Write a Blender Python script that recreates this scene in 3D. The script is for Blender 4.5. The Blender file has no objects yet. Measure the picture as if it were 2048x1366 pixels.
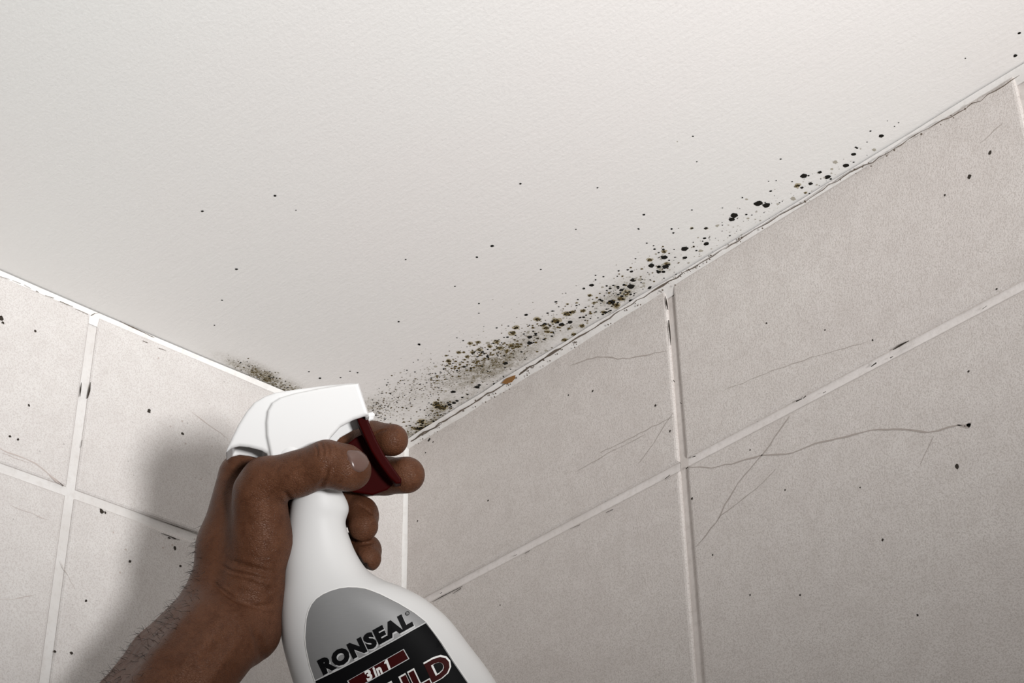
import bpy, bmesh, math, random
import numpy as np
from mathutils import Vector, Matrix
from mathutils.bvhtree import BVHTree

scn = bpy.context.scene
COL = scn.collection
random.seed(7)
rng = np.random.default_rng(7)

# ------------------------------------------------------------------ camera
RM = np.array([[0.6667484970301512, 0.7451217080542349, -0.015494576276995964],
               [-0.4233221316678004, 0.3615217407257657, -0.8307228200923171],
               [-0.6133879804397, 0.5604423888039183, 0.5564705870783928]])   # rows: right, down, forward
TILE = 0.116                                   # tile height in metres
CEIL = 2.40                                    # ceiling height
CAM = np.array([6.7386886534860695, -5.369084271117178, -5.087409001638639]) * TILE + np.array([0, 0, CEIL])
FPX = 3655.655
cam_data = bpy.data.cameras.new('camera')
cam_data.sensor_width = 36.0
cam_data.lens = FPX / 2048 * 36.0
cam_data.clip_start = 0.01
cam = bpy.data.objects.new('camera', cam_data)
COL.objects.link(cam)
mw = Matrix.Identity(4)
for i in range(3):
    mw[i][0] = RM[0][i]; mw[i][1] = -RM[1][i]; mw[i][2] = -RM[2][i]; mw[i][3] = CAM[i]
cam.matrix_world = mw
scn.camera = cam

# ------------------------------------------------------------------ light
scn.view_settings.view_transform = 'Standard'
scn.view_settings.look = 'None'
scn.view_settings.gamma = 1.0
scn.view_settings.use_curve_mapping = False
scn.view_settings.exposure = 0.08

world = bpy.data.worlds.new('room_light')
scn.world = world
world.use_nodes = True
world.node_tree.nodes['Background'].inputs[0].default_value = (1.0, 0.99, 0.98, 1)
world.node_tree.nodes['Background'].inputs[1].default_value = 0.12

def look_rot(src, dst):
    return (Vector(dst) - Vector(src)).to_track_quat('-Z', 'Y').to_euler()

key_d = bpy.data.lights.new('flash', 'SPOT')
key_d.energy = 124
key_d.color = (1.0, 0.99, 0.985)
key_d.spot_size = math.radians(47)
key_d.spot_blend = 1.0
key_d.shadow_soft_size = 0.10
key = bpy.data.objects.new('flash', key_d)
COL.objects.link(key)
key.location = (1.42, -0.565, CEIL - 0.68)
key.rotation_euler = look_rot(key.location, (0.06, -0.24, CEIL + 0.34))

# ------------------------------------------------------------------ helpers
def ray(px, py):
    return RM.T @ np.array([(px - 1024) / FPX, (py - 683) / FPX, 1.0])

def on_ceiling(px, py):
    d = ray(px, py); t = (CEIL - CAM[2]) / d[2]
    return CAM + d * t

def on_right(px, py, off=0.0):
    d = ray(px, py); t = (-off - CAM[1]) / d[1]
    return CAM + d * t

def on_left(px, py, off=0.0):
    d = ray(px, py); t = (off - CAM[0]) / d[0]
    return CAM + d * t

def link(name, me, mats=(), parent=None, smooth=False):
    o = bpy.data.objects.new(name, me)
    COL.objects.link(o)
    for m in (mats if isinstance(mats, (list, tuple)) else [mats]):
        me.materials.append(m)
    if smooth:
        me.polygons.foreach_set('use_smooth', [True] * len(me.polygons))
    if parent is not None:
        o.parent = parent
        o.matrix_parent_inverse = Matrix.Translation(parent.location).inverted()
    return o

def mesh_from(name, verts, faces):
    me = bpy.data.meshes.new(name)
    me.from_pydata([tuple(map(float, v)) for v in verts], [], faces)
    me.update()
    return me

def structure(o):
    o['kind'] = 'structure'
    return o

class NT:
    """tiny node-tree builder"""
    def __init__(self, name):
        self.m = bpy.data.materials.new(name)
        self.m.use_nodes = True
        self.t = self.m.node_tree
        self.b = self.t.nodes['Principled BSDF']
        self.tc = self.t.nodes.new('ShaderNodeTexCoord')
    def n(self, typ, **kw):
        x = self.t.nodes.new(typ)
        for k, v in kw.items():
            setattr(x, k, v)
        return x
    def l(self, a, b):
        self.t.links.new(a, b)
    def noise(self, scale, detail=3, rough=0.5, vec=None):
        x = self.n('ShaderNodeTexNoise')
        x.inputs['Scale'].default_value = scale
        x.inputs['Detail'].default_value = detail
        x.inputs['Roughness'].default_value = rough
        self.l(vec if vec is not None else self.tc.outputs['Object'], x.inputs['Vector'])
        return x.outputs['Fac']
    def vor(self, scale, feature='F1', vec=None):
        x = self.n('ShaderNodeTexVoronoi', feature=feature)
        x.inputs['Scale'].default_value = scale
        self.l(vec if vec is not None else self.tc.outputs['Object'], x.inputs['Vector'])
        return x
    def ramp(self, fac, stops):
        x = self.n('ShaderNodeValToRGB')
        e = x.color_ramp.elements
        while len(e) < len(stops):
            e.new(0.5)
        for i, (p, c) in enumerate(stops):
            e[i].position = p
            e[i].color = (c, c, c, 1) if isinstance(c, (int, float)) else (*c, 1)
        self.l(fac, x.inputs['Fac'])
        return x.outputs['Color']
    def mix(self, fac, a, b, mode='MIX'):
        x = self.n('ShaderNodeMix', data_type='RGBA', blend_type=mode)
        for sock, v in ((x.inputs[0], fac), (x.inputs[6], a), (x.inputs[7], b)):
            if isinstance(v, (int, float)):
                sock.default_value = v if sock.type == 'VALUE' else (v, v, v, 1)
            elif isinstance(v, tuple):
                sock.default_value = (*v, 1)
            else:
                self.l(v, sock)
        return x.outputs[2]
    def math(self, op, a, b=None):
        x = self.n('ShaderNodeMath', operation=op)
        for i, v in enumerate((a, b)):
            if v is None: continue
            if isinstance(v, (int, float)): x.inputs[i].default_value = v
            else: self.l(v, x.inputs[i])
        return x.outputs[0]
    def bump(self, h, strength, dist, prev=None):
        x = self.n('ShaderNodeBump')
        x.inputs['Strength'].default_value = strength
        x.inputs['Distance'].default_value = dist
        self.l(h, x.inputs['Height'])
        if prev is not None: self.l(prev, x.inputs['Normal'])
        return x.outputs['Normal']
    def out(self, color=None, rough=0.5, normal=None, spec=0.5, metal=0.0):
        if color is not None:
            if isinstance(color, tuple): self.b.inputs['Base Color'].default_value = (*color, 1)
            else: self.l(color, self.b.inputs['Base Color'])
        if isinstance(rough, (int, float)): self.b.inputs['Roughness'].default_value = rough
        else: self.l(rough, self.b.inputs['Roughness'])
        self.b.inputs['Specular IOR Level'].default_value = spec
        self.b.inputs['Metallic'].default_value = metal
        if normal is not None: self.l(normal, self.b.inputs['Normal'])
        return self.m

def plain(name, col, rough=0.5, spec=0.5, metal=0.0):
    return NT(name).out(col, rough, None, spec, metal)

# ------------------------------------------------------------------ materials
def tile_material(name, base, dark, light):
    t = NT(name)
    big = t.noise(9, 4, 0.6)
    med = t.noise(70, 5, 0.65)
    fine = t.noise(1200, 2, 0.75)
    c = t.mix(t.ramp(big, [(0.35, 0.0), (0.7, 1.0)]), base, light)
    c = t.mix(t.math('MULTIPLY', t.ramp(med, [(0.36, 1.0), (0.62, 0.0)]), 0.22), c, dark)
    c = t.mix(t.math('MULTIPLY', t.ramp(fine, [(0.38, 1.0), (0.54, 0.0)]), 0.62), c, dark)
    v = t.vor(230)
    pits = t.ramp(v.outputs['Distance'], [(0.05, 1.0), (0.15, 0.0)])
    sel = t.ramp(v.outputs['Color'], [(0.66, 0.0), (0.78, 1.0)])
    pits = t.mix(1.0, pits, sel, 'MULTIPLY')
    c = t.mix(t.math('MULTIPLY', pits, 0.5), c, tuple(x * 0.45 for x in dark))
    hgt = t.mix(0.5, fine, med)
    nrm = t.bump(hgt, 0.6, 0.0009)
    nrm = t.bump(pits, -0.4, 0.0004, nrm)
    return t.out(c, 0.62, nrm, 0.3)

M_tile_r = tile_material('right_tile_stone', (0.655, 0.615, 0.59), (0.46, 0.415, 0.385), (0.69, 0.655, 0.625))
M_tile_l = tile_material('left_tile_stone', (0.655, 0.628, 0.61), (0.50, 0.46, 0.44), (0.70, 0.68, 0.66))

def grout_material(name, col, dark):
    t = NT(name)
    n = t.noise(260, 5, 0.7)
    m = t.noise(30, 3, 0.6)
    c = t.mix(t.math('MULTIPLY', t.ramp(n, [(0.36, 1.0), (0.5, 0.0)]), 0.5), col, dark)
    c = t.mix(t.math('MULTIPLY', t.ramp(m, [(0.35, 1.0), (0.6, 0.0)]), 0.4), c, dark)
    return t.out(c, 0.85, t.bump(n, 0.5, 0.0006), 0.2)
M_grout_r = grout_material('right_grout', (0.76, 0.725, 0.705), (0.60, 0.56, 0.53))
M_grout_v = grout_material('upright_grout', (0.65, 0.605, 0.575), (0.48, 0.435, 0.405))
M_grout_l = grout_material('left_grout', (0.70, 0.685, 0.67), (0.59, 0.56, 0.535))

def caulk_material(name, ca, cb):
    t = NT(name)
    n = t.noise(180, 4, 0.6)
    c = t.mix(t.math('MULTIPLY', t.ramp(n, [(0.34, 1.0), (0.5, 0.0)]), 0.35), ca, cb)
    return t.out(c, 0.6, t.bump(n, 0.4, 0.0008), 0.3)
M_caulk = caulk_material('lit_painted_caulk', (0.80, 0.79, 0.77), (0.62, 0.59, 0.55))  # brighter copy, with the left bead's strong light put into its colour
M_caulk_r = caulk_material('shaded_painted_caulk', (0.69, 0.67, 0.65), (0.55, 0.51, 0.47))  # same caulk, darker: the right bead's weaker light is put into the colour

def ceiling_material():
    t = NT('ceiling_paint')
    mp = t.n('ShaderNodeMapping')
    mp.inputs['Rotation'].default_value = (0, 0, math.radians(20))
    mp.inputs['Scale'].default_value = (1, 6, 1)
    t.l(t.tc.outputs['Object'], mp.inputs['Vector'])
    streak = t.noise(60, 4, 0.65, mp.outputs['Vector'])
    fine = t.noise(500, 3, 0.6)
    big = t.noise(3.0, 3, 0.5)
    c = t.mix(t.ramp(big, [(0.35, 0.0), (0.65, 1.0)]), (0.745, 0.722, 0.705), (0.735, 0.735, 0.715))
    at = t.n('ShaderNodeAttribute', attribute_name='mould')
    n1 = t.noise(190, 5, 0.75)
    n2 = t.noise(900, 3, 0.7)
    dens = t.math('MULTIPLY', at.outputs['Fac'], t.ramp(n1, [(0.30, 0.1), (0.62, 1.0)]))
    dens = t.math('MULTIPLY', dens, t.ramp(n2, [(0.32, 0.35), (0.60, 1.0)]))
    dens = t.math('MINIMUM', t.math('MULTIPLY', dens, 1.9), 0.93)
    c = t.mix(dens, c, (0.135, 0.105, 0.045))
    nrm = t.bump(streak, 0.2, 0.0014)
    nrm = t.bump(fine, 0.24, 0.0006, nrm)
    return t.out(c, 0.7, nrm, 0.25)
M_ceil = ceiling_material()

M_vein = plain('stone_vein', (0.40, 0.355, 0.325), 0.7, 0.2)
M_vein_l = plain('stone_vein_pale', (0.50, 0.44, 0.41), 0.7, 0.2)
M_dirt = plain('black_grime', (0.035, 0.028, 0.022), 0.8, 0.2)
M_gap = plain('dark_gap', (0.13, 0.105, 0.085), 0.9, 0.1)
M_rust = plain('rusty_plaster', (0.22, 0.11, 0.04), 0.9, 0.1)
M_black = plain('black_mould', (0.012, 0.011, 0.009), 0.9, 0.1)
M_olive = plain('olive_mould', (0.105, 0.075, 0.030), 0.9, 0.1)
M_halo = plain('pale_olive_mould', (0.42, 0.375, 0.28), 0.9, 0.1)
M_greym = plain('grey_mould', (0.38, 0.355, 0.30), 0.9, 0.1)

# ------------------------------------------------------------------ setting: tiled walls
GROUT = 0.0056
TH = 0.0019
def tile_slab(bm, P, u0, u1, v0, v1, mat):
    """P(u, v, h): a point of the wall; a bevelled tile between u0..u1, v0..v1"""
    rings = [(0.0, 0.0), (0.0, TH * 0.45), (0.0007, TH * 0.85), (0.0018, TH)]
    prev = None
    for ins, h in rings:
        cur = [bm.verts.new(P(a, b, h)) for a, b in ((u0 + ins, v0 + ins), (u1 - ins, v0 + ins), (u1 - ins, v1 - ins), (u0 + ins, v1 - ins))]
        if prev:
            for k in range(4):
                f = bm.faces.new((prev[k], prev[(k + 1) % 4], cur[(k + 1) % 4], cur[k])); f.material_index = mat
        prev = cur
    f = bm.faces.new(prev); f.material_index = mat

def ribbon(bm, pts, nrm, width, mat, jitter=0.0):
    """thin strip of mineral or dirt lying on a wall along a polyline"""
    nrm = Vector(nrm)
    pts = [Vector(p) for p in pts]
    fine = []
    for a, b in zip(pts, pts[1:]):
        k = max(1, int((b - a).length / 0.004))
        for i in range(k):
            fine.append(a.lerp(b, i / k))
    fine.append(pts[-1])
    prev = None
    for i, p in enumerate(fine):
        d = (fine[min(i + 1, len(fine) - 1)] - fine[max(i - 1, 0)]).normalized()
        s = d.cross(nrm).normalized()
        p = p + s * random.gauss(0, jitter)
        w = width * random.uniform(0.45, 1.15) * (0.4 if i in (0, len(fine) - 1) else 1)
        cur = (bm.verts.new(p + s * w / 2), bm.verts.new(p - s * w / 2))
        if prev:
            f = bm.faces.new((prev[0], prev[1], cur[1], cur[0])); f.material_index = mat
        prev = cur

def blob(bm, c, ux, uy, r, mat, seg=10, rag=0.18):
    """irregular flat spot"""
    c = Vector(c); ux = Vector(ux); uy = Vector(uy)
    ring = []
    for k in range(seg):
        a = 2 * math.pi * k / seg
        rr = r * (1 + random.uniform(-rag, rag))
        ring.append(bm.verts.new(c + ux * (rr * math.cos(a)) + uy * (rr * math.sin(a))))
    f = bm.faces.new(ring); f.material_index = mat

def finish(name, bm, mats, parent=None, smooth=False):
    me = bpy.data.meshes.new(name)
    bmesh.ops.recalc_face_normals(bm, faces=bm.faces[:]) if False else None
    bm.to_mesh(me); bm.free()
    return link(name, me, mats, parent, smooth)

def build_wall(name, P, n_cols, n_rows, w_tile, mats, extra, joint=None):
    bm = bmesh.new()
    rows = [0.0, TILE] + [TILE * (1 + 2 * k) for k in range(1, n_rows)]      # a cut row at the top, full square tiles below
    U, V = n_cols * w_tile, rows[-1]
    f = bm.faces.new([bm.verts.new(P(a, b, 0)) for a, b in ((0, 0), (U, 0), (U, V), (0, V))]); f.material_index = 1
    g = GROUT / 2
    for i in range(n_cols):
        for j in range(n_rows):
            u0 = i * w_tile + g; u1 = (i + 1) * w_tile - g
            v0 = rows[j] + g; v1 = rows[j + 1] - g
            tile_slab(bm, P, u0, u1, v0, v1, 0)
    if joint is not None:                       # deeper, greyer upright joints
        for i in range(1, n_cols):
            u = i * w_tile
            f = bm.faces.new([bm.verts.new(P(a, b, .0002)) for a, b in ((u - g, 0), (u + g, 0), (u + g, V), (u - g, V))]); f.material_index = joint
    extra(bm)
    return structure(finish(name, bm, mats))

def PR(u, v, h): return (u, -h, CEIL - v)
def PL(u, v, h): return (h, -u, CEIL - v)
OFF = TH + 0.00012

def right_extra(bm):
    N = (0, -1, 0)
    R = lambda pts: [on_right(x, y, OFF) for x, y in pts]
    z7 = lambda pts: [(1200 + x * .4466, 540 + y * .4466) for x, y in pts]
    veins = [(z7([(390, 882), (500, 885), (620, 862), (720, 830), (860, 820), (960, 780), (1100, 745), (1250, 712), (1350, 712), (1470, 730), (1560, 708), (1640, 695)]), .0009),
             (z7([(1600, 690), (1650, 705), (1660, 690), (1630, 700)]), .0018),
             (z7([(850, 655), (760, 780), (700, 860), (620, 950), (560, 1050), (520, 1130), (430, 1240)]), .0007),
             (z7([(790, 890), (700, 980), (540, 1100), (520, 1130)]), .0004),
             (z7([(560, 535), (800, 440), (1000, 375), (1200, 320)]), .0003),
             ([(1140, 731), (1165, 722), (1195, 713), (1246, 718), (1290, 710), (1332, 701)], .0006),
             (z7([(0, 820), (150, 745), (260, 690), (335, 652)]), .0004),
             (z7([(170, 870), (240, 780), (290, 690), (330, 640)]), .0004),
             ([(1150, 945), (1215, 908), (1290, 868)], .0003),
             ([(1960, 285), (2005, 248)], .0004), ([(1868, 872), (1840, 930)], .0003)]
    for p, w in veins:
        ribbon(bm, R(p), N, w, 2, 0.00025)
    for x, y, r in [(1980, 305, 4), (1938, 354, 4), (1914, 933, 4), (1937, 850, 4), (976, 1001, 2.2), (835, 1042, 2.2), (1311, 811, 3), (1533, 646, 2), (1384, 997, 2.5),
                    (1937, 743, 2), (1745, 680, 2), (1993, 578, 2), (858, 880, 4), (866, 884, 2), (851, 905, 2), (1500, 900, 1.5), (1890, 390, 2), (1650, 660, 1.5), (1000, 1210, 1.6), (1500, 1190, 1.6), (1720, 975, 1.5), (1570, 980, 1.6),
                    (1185, 782, 2.5), (1137, 790, 2), (1340, 862, 2.3), (1765, 1080, 2.2), (1835, 1230, 2), (1425, 1110, 1.8), (1600, 1190, 2)]:
        blob(bm, on_right(x, y, OFF), (1, 0, 0), (0, 0, 1), r * .00029, 3, 8, .3)
    GO = 0.00035
    for a, b, w in [((1331, 592), (1336, 620), .0012), ((1337, 640), (1342, 690), .0014), ((1612, 792), (1606, 797), .0014), ((1742, 733), (1753, 726), .0019), ((1786, 699), (1818, 682), .0010),
                    ((1780, 716), (1786, 713), .0012), ((1965, 618), (1974, 612), .0012), ((1646, 786), (1652, 783), .0012), ((1592, 803), (1604, 797), .0016), ((1330, 958), (1340, 950), .0014),
                    ((1385, 914), (1391, 912), .0016), ((1372, 938), (1376, 934), .0014), ((1050, 1107), (1060, 1101), .0013), ((864, 1204), (925, 1172), .0006), ((905, 1188), (922, 1177), .0010), ((880, 1187), (884, 1185), .0016),
                    ((1212, 1025), (1226, 1018), .0008), ((1140, 1058), (1160, 1049), .0006), ((1360, 805), (1364, 808), .001), ((1347, 760), (1349, 764), .001), ((1026, 1113), (1034, 1109), .0008)]:
        ribbon(bm, [on_right(*a, OFF + GO), on_right(*b, OFF + GO)], N, w, 3, 0.0001)
wall_r = build_wall('wall_right', PR, 7, 10, 1.995 * TILE, [M_tile_r, M_grout_r, M_vein, M_dirt, M_grout_v], right_extra, 4)

def left_extra(bm):
    N = (1, 0, 0)
    L = lambda pts: [on_left(x, y, OFF) for x, y in pts]
    for p, w in [([(0, 897), (30, 910), (70, 926), (100, 948), (128, 972)], .0008), ([(98, 950), (112, 962), (128, 972)], .0012), ([(384, 824), (402, 838), (426, 855), (456, 877)], .0006), ([(0, 905), (60, 928)], .0004),
                 ([(20, 1010), (95, 1040)], .0004), ([(120, 1120), (150, 1180)], .0003), ([(0, 1200), (70, 1190)], .0003)]:
        ribbon(bm, L(p), N, w, 2, 0.00025)
    for x, y, r in [(3, 637, 5), (6, 645, 3), (58, 811, 2.5), (203, 1022, 4.5), (211, 1025, 2.5), (341, 853, 2), (364, 842, 2), (365, 867, 3), (371, 887, 2), (424, 893, 2), (70, 662, 2.5),
                    (252, 1099, 2), (260, 1123, 3), (350, 1096, 3.5), (345, 1090, 2), (326, 1095, 2), (361, 1132, 2.5), (402, 958, 2), (227, 1065, 2), (110, 1303, 3), (143, 1306, 3), (172, 1202, 2.5), (20, 873, 2.5), (36, 879, 2.5),
                    (317, 716, 2), (298, 822, 4), (240, 1145, 2), (390, 1078, 2)]:
        blob(bm, on_left(x, y, OFF), (0, 1, 0), (0, 0, 1), r * .0003, 3 if r > 2.2 else 2, 8, .3)
    for a, b, w in [((176, 797), (181, 764), .0012), ((160, 793), (163, 765), .0009), ((336, 1075), (341, 1077), .002), ((165, 880), (162, 895), .0007), ((342, 1074), (352, 1078), .0015), ((326, 1044), (395, 1066), .0005), ((322, 1066), (360, 1080), .0005)]:
        ribbon(bm, [on_left(*a, OFF + .0003), on_left(*b, OFF + .0003)], N, w, 3, 0.0001)
wall_l = build_wall('wall_left', PL, 6, 10, 1.958 * TILE, [M_tile_l, M_grout_l, M_vein_l, M_dirt], left_extra)

# ------------------------------------------------------------------ setting: ceiling with stained paint
HAZE = [(985, 733, 75, 17, -24, .75), (1050, 690, 60, 16, -28, .5), (850, 856, 38, 12, -27, .80), (882, 815, 22, 9, -32, .75), (1235, 592, 45, 15, -30, .45), (1150, 650, 40, 14, -30, .28),
        (528, 753, 34, 10, 27, .95), (480, 735, 34, 8, 27, .45), (570, 772, 30, 9, 20, .6), (830, 790, 70, 26, -28, .18), (740, 815, 20, 12, -20, .45), (925, 800, 60, 7, -31, .35), (1010, 760, 60, 6, -31, .35), (1330, 530, 30, 16, -30, .12), (1180, 660, 60, 6, -31, .3), (905, 830, 30, 5, -31, .3)]
def haze_at(px, py):
    s = np.zeros_like(px)
    for cx, cy, sx, sy, a, w in HAZE:
        ca, sa = math.cos(math.radians(a)), math.sin(math.radians(a))
        u = (px - cx) * ca + (py - cy) * sa
        v = -(px - cx) * sa + (py - cy) * ca
        s = np.maximum(s, w * np.exp(-.5 * ((u / sx) ** 2 + (v / sy) ** 2)))
    return s
def axis_grid(lo, hi, d0, d1, fine, coarse):
    g = list(np.arange(lo, d0, coarse)) + list(np.arange(d0, d1, fine)) + list(np.arange(d1, hi + 1e-6, coarse))
    return np.array(g)
gx = axis_grid(-0.02, 1.74, -0.02, 0.32, 0.0025, 0.09)
gy = -axis_grid(-0.02, 1.48, -0.02, 0.22, 0.0025, 0.09)
cv = [(x, y, CEIL) for x in gx for y in gy]
ny = len(gy)
cf = [(i * ny + j, i * ny + j + 1, (i + 1) * ny + j + 1, (i + 1) * ny + j) for i in range(len(gx) - 1) for j in range(ny - 1)]
cme = mesh_from('ceiling', cv, cf)
A = (np.array(cv) - CAM) @ RM.T
att = cme.attributes.new('mould', 'FLOAT', 'POINT')
zz = np.maximum(A[:, 2], .05)
att.data.foreach_set('value', haze_at(1024 + FPX * A[:, 0] / zz, 683 + FPX * A[:, 1] / zz).astype(np.float32))
ceiling = structure(link('ceiling', cme, M_ceil))

# floor of the bathroom, far below the frame
M_floor = NT('floor_vinyl').out((0.42, 0.40, 0.37), 0.6)
fl = structure(link('floor', mesh_from('floor', [(-.02, .02, 0), (1.74, .02, 0), (1.74, -1.48, 0), (-.02, -1.48, 0)], [(0, 1, 2, 3)]), M_floor))

# caulk beads (trim): a lumpy fillet in each inside edge
def bead(name, pts, wa, wb, da, db, lump, seed, extra=None, mats=None):
    """pts along the edge; da, db unit directions along the two surfaces; wa, wb widths per point"""
    r = random.Random(seed)
    bm = bmesh.new()
    da = Vector(da); db = Vector(db)
    prev = None
    K = 6
    for i, p in enumerate(pts):
        p = Vector(p)
        a = wa[i] * (1 + r.uniform(-lump, lump)); b = wb[i] * (1 + r.uniform(-lump, lump))
        cur = []
        for k in range(K + 1):
            t = k / K * math.pi / 2
            s, c = 1 - math.sin(t) , 1 - math.cos(t)
            q = p + da * (a * (s * .75 + .25 * (1 - k / K)) ) + db * (b * (c * .75 + .25 * k / K)) + (da + db) * 0.0007
            cur.append(bm.verts.new(q))
        if prev:
            for k in range(K):
                bm.faces.new((prev[k], prev[k + 1], cur[k + 1], cur[k]))
        prev = cur
    if extra: extra(bm)
    return structure(finish(name, bm, mats or [M_caulk], None, True))

# ceiling / right wall, with the long crack and its rusty chip
crack = [(822, 883), (850, 866), (880, 848), (912, 828), (950, 804), (985, 783), (1010, 767), (1030, 754), (1060, 734), (1090, 716), (1122, 696), (1150, 679), (1200, 648), (1240, 622), (1300, 586), (1339, 562), (1368, 545), (1400, 527), (1450, 496), (1500, 466),
         (1560, 432), (1620, 396), (1700, 346), (1745, 325), (1830, 270), (1900, 234), (1960, 200), (2040, 152)]
def right_bead_extra(bm):
    off = 0.0016
    def cw(x, y):
        c = on_ceiling(x, y)
        d = ray(x, y)
        c = c if c[1] < -off else on_right(x, y, off + .0004)
        return c - ray(x, y) * 0.004
    N = Vector((0, -.7, -.7))
    for i0, i1, w in [(0, 6, .0009), (6, 13, .0009), (13, 18, .0005), (18, 27, .0005)]:
        ribbon(bm, [cw(*q) for q in crack[i0:i1 + 1]], N, w, 1, .0003)
    for i0, i1, w in [(0, 2, .0010), (7, 10, .0009), (14, 16, .0009)]:
        ribbon(bm, [cw(*q) for q in crack[i0:i1 + 1]], N, w, 1, .0003)
    chip = [(1003, 766), (1012, 757), (1022, 753), (1031, 750), (1030, 757), (1024, 764), (1012, 768)]
    f = bm.faces.new([bm.verts.new(cw(x, y) - ray(x, y) * .001) for x, y in chip]); f.material_index = 2
    r = random.Random(3)
    for k in range(100):
        t = r.random() * (len(crack) - 2); i = int(t); q = t - i
        x = crack[i][0] * (1 - q) + crack[i + 1][0] * q; y = crack[i][1] * (1 - q) + crack[i + 1][1] * q
        o = r.uniform(-2, 15) if x < 1350 else r.uniform(-4, 6)
        blob(bm, cw(x + o * .45, y + o * .85), (1, 0, 0), (0, -.7, .7), r.uniform(.00025, .0006), 1, 7, .3)
npt = 90
xs = np.linspace(0, 1.7, npt)
bead('trim_1', [(x, 0, CEIL) for x in xs], [(.0050 if x < .22 else max(.0015, .0050 - (x - .22) * .022)) + .0006 * math.sin(x * 19) for x in xs], [.0085 + .0015 * math.sin(x * 13) for x in xs], (0, -1, 0), (0, 0, -1), .10, 1, right_bead_extra, [M_caulk_r, M_gap, M_rust])
# ceiling / left wall
def left_bead_extra(bm):
    N = Vector((.7, 0, -.7))
    def cw(x, y):
        return on_left(x, y, .0030)
    for a, b, w in [((25, 561), (42, 567), .0007), ((48, 570), (62, 577), .0006), ((72, 582), (78, 585), .0009), ((90, 591), (108, 597), .0007), ((120, 602), (146, 614), .0007), ((152, 617), (176, 629), .0007),
                    ((183, 631), (190, 627), .0018), ((190, 628), (198, 625), .0007), ((286, 681), (296, 686), .0007), ((318, 696), (333, 702), .0007), ((0, 553), (20, 559), .0006)]:
        ribbon(bm, [cw(*a), cw(*b)], N, w, 1, .0001)
    edge = [(240, 643), (330, 685), (420, 727), (475, 752), (545, 782), (600, 806), (700, 850)]
    ribbon(bm, [on_ceiling(x, y) - ray(x, y) * .002 for x, y in edge], N, .0005, 1, .0001)
ys = np.linspace(0, 1.4, npt)
bead('trim_2', [(0, -y, CEIL) for y in ys], [.002 + .0004 * math.sin(y * 23) for y in ys], [.0095 + .001 * math.sin(y * 17) for y in ys], (1, 0, 0), (0, 0, -1), .08, 2, left_bead_extra, [M_caulk, M_gap])
# upright corner
zs = np.linspace(0, 2.2, npt)
bead('trim_3', [(0, 0, CEIL - z) for z in zs], [.0068] * npt, [.0050] * npt, (1, 0, 0), (0, -1, 0), .10, 4)

# ------------------------------------------------------------------ mould growth on the ceiling
UX, UY = (1, 0, 0), (0, 1, 0)
z4 = lambda x, y, r: (740 + x * .3418, 450 + y * .3418, r * .3418)
z5 = lambda x, y, r: (1240 + x * .41, y * .41, r * .41)
BL4 = [(715, 121, 9), (626, 187, 7), (209, 201, 5), (1000, 258, 5), (1843, 138, 18), (1968, 108, 14), (1958, 76, 8), (1843, 190, 11), (1965, 18, 9), (1885, 18, 7), (1723, 188, 17), (1717, 142, 8), (1647, 236, 17), (1730, 243, 17),
       (1690, 274, 12), (1717, 272, 11), (1541, 321, 17), (1527, 358, 20), (1508, 261, 7), (1530, 271, 9), (1297, 351, 13), (1366, 301, 6), (1251, 370, 8), (1470, 380, 11), (1415, 450, 22), (1400, 455, 14), (1345, 436, 9), (1530, 441, 13),
       (1607, 409, 8), (1635, 368, 9), (1487, 349, 9), (1450, 360, 9), (1385, 355, 7), (1425, 352, 7), (1405, 370, 8), (1385, 382, 6), (1475, 415, 9), (1525, 405, 8), (913, 525, 10), (1123, 581, 16), (1171, 567, 14), (1025, 578, 11), (742, 601, 6),
       (935, 690, 16), (935, 655, 14), (980, 662, 9), (792, 808, 14), (790, 832, 6), (290, 700, 6), (168, 564, 5), (487, 975, 14), (627, 947, 15), (640, 935, 10), (727, 929, 8), (570, 990, 8), (540, 1008, 8), (510, 1028, 10), (490, 1040, 12), (465, 1050, 12), (445, 1058, 9),
       (690, 855, 6), (1380, 510, 10), (1050, 585, 7), (970, 635, 9), (900, 637, 6), (810, 590, 5), (805, 655, 8), (1720, 310, 4), (1640, 320, 5), (1320, 320, 5), (1320, 293, 5), (1455, 267, 6), (1290, 545, 5), (1660, 120, 5), (1690, 160, 6), (1665, 140, 7), (1750, 205, 6),
       (1620, 105, 5), (1785, 188, 5), (1910, 148, 6), (1570, 20, 5), (1765, 20, 5), (1205, 24, 4), (637, 460, 4), (637, 515, 5), (1076, 502, 4), (933, 585, 5), (955, 620, 6), (300, 1170, 8), (330, 1180, 12), (290, 1215, 10), (350, 1200, 7), (345, 1040, 5)]
BR4 = [(1637, 204, 13), (1287, 411, 11), (1151, 519, 20), (1188, 508, 13), (1245, 502, 13), (978, 551, 15), (1090, 560, 22), (1028, 602, 16), (1040, 625, 12), (855, 600, 16), (833, 634, 16), (830, 705, 17), (740, 682, 16), (630, 685, 12), (585, 692, 12), (700, 710, 12), (870, 710, 12),
       (1240, 590, 15), (1195, 640, 14), (1140, 672, 15), (1165, 605, 9), (1470, 430, 18), (1500, 400, 20), (1440, 470, 22), (1735, 228, 14), (1720, 155, 12), (460, 795, 14), (520, 745, 12), (570, 770, 12), (600, 745, 12), (400, 1060, 26), (430, 1070, 20), (300, 1150, 22), (365, 1170, 26), (300, 1190, 26),
       (385, 1040, 16), (640, 730, 14), (760, 720, 16), (800, 735, 14), (1370, 510, 14), (1310, 455, 9), (265, 1190, 14), (1155, 462, 7), (1210, 455, 6), (1110, 600, 7)]
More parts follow.
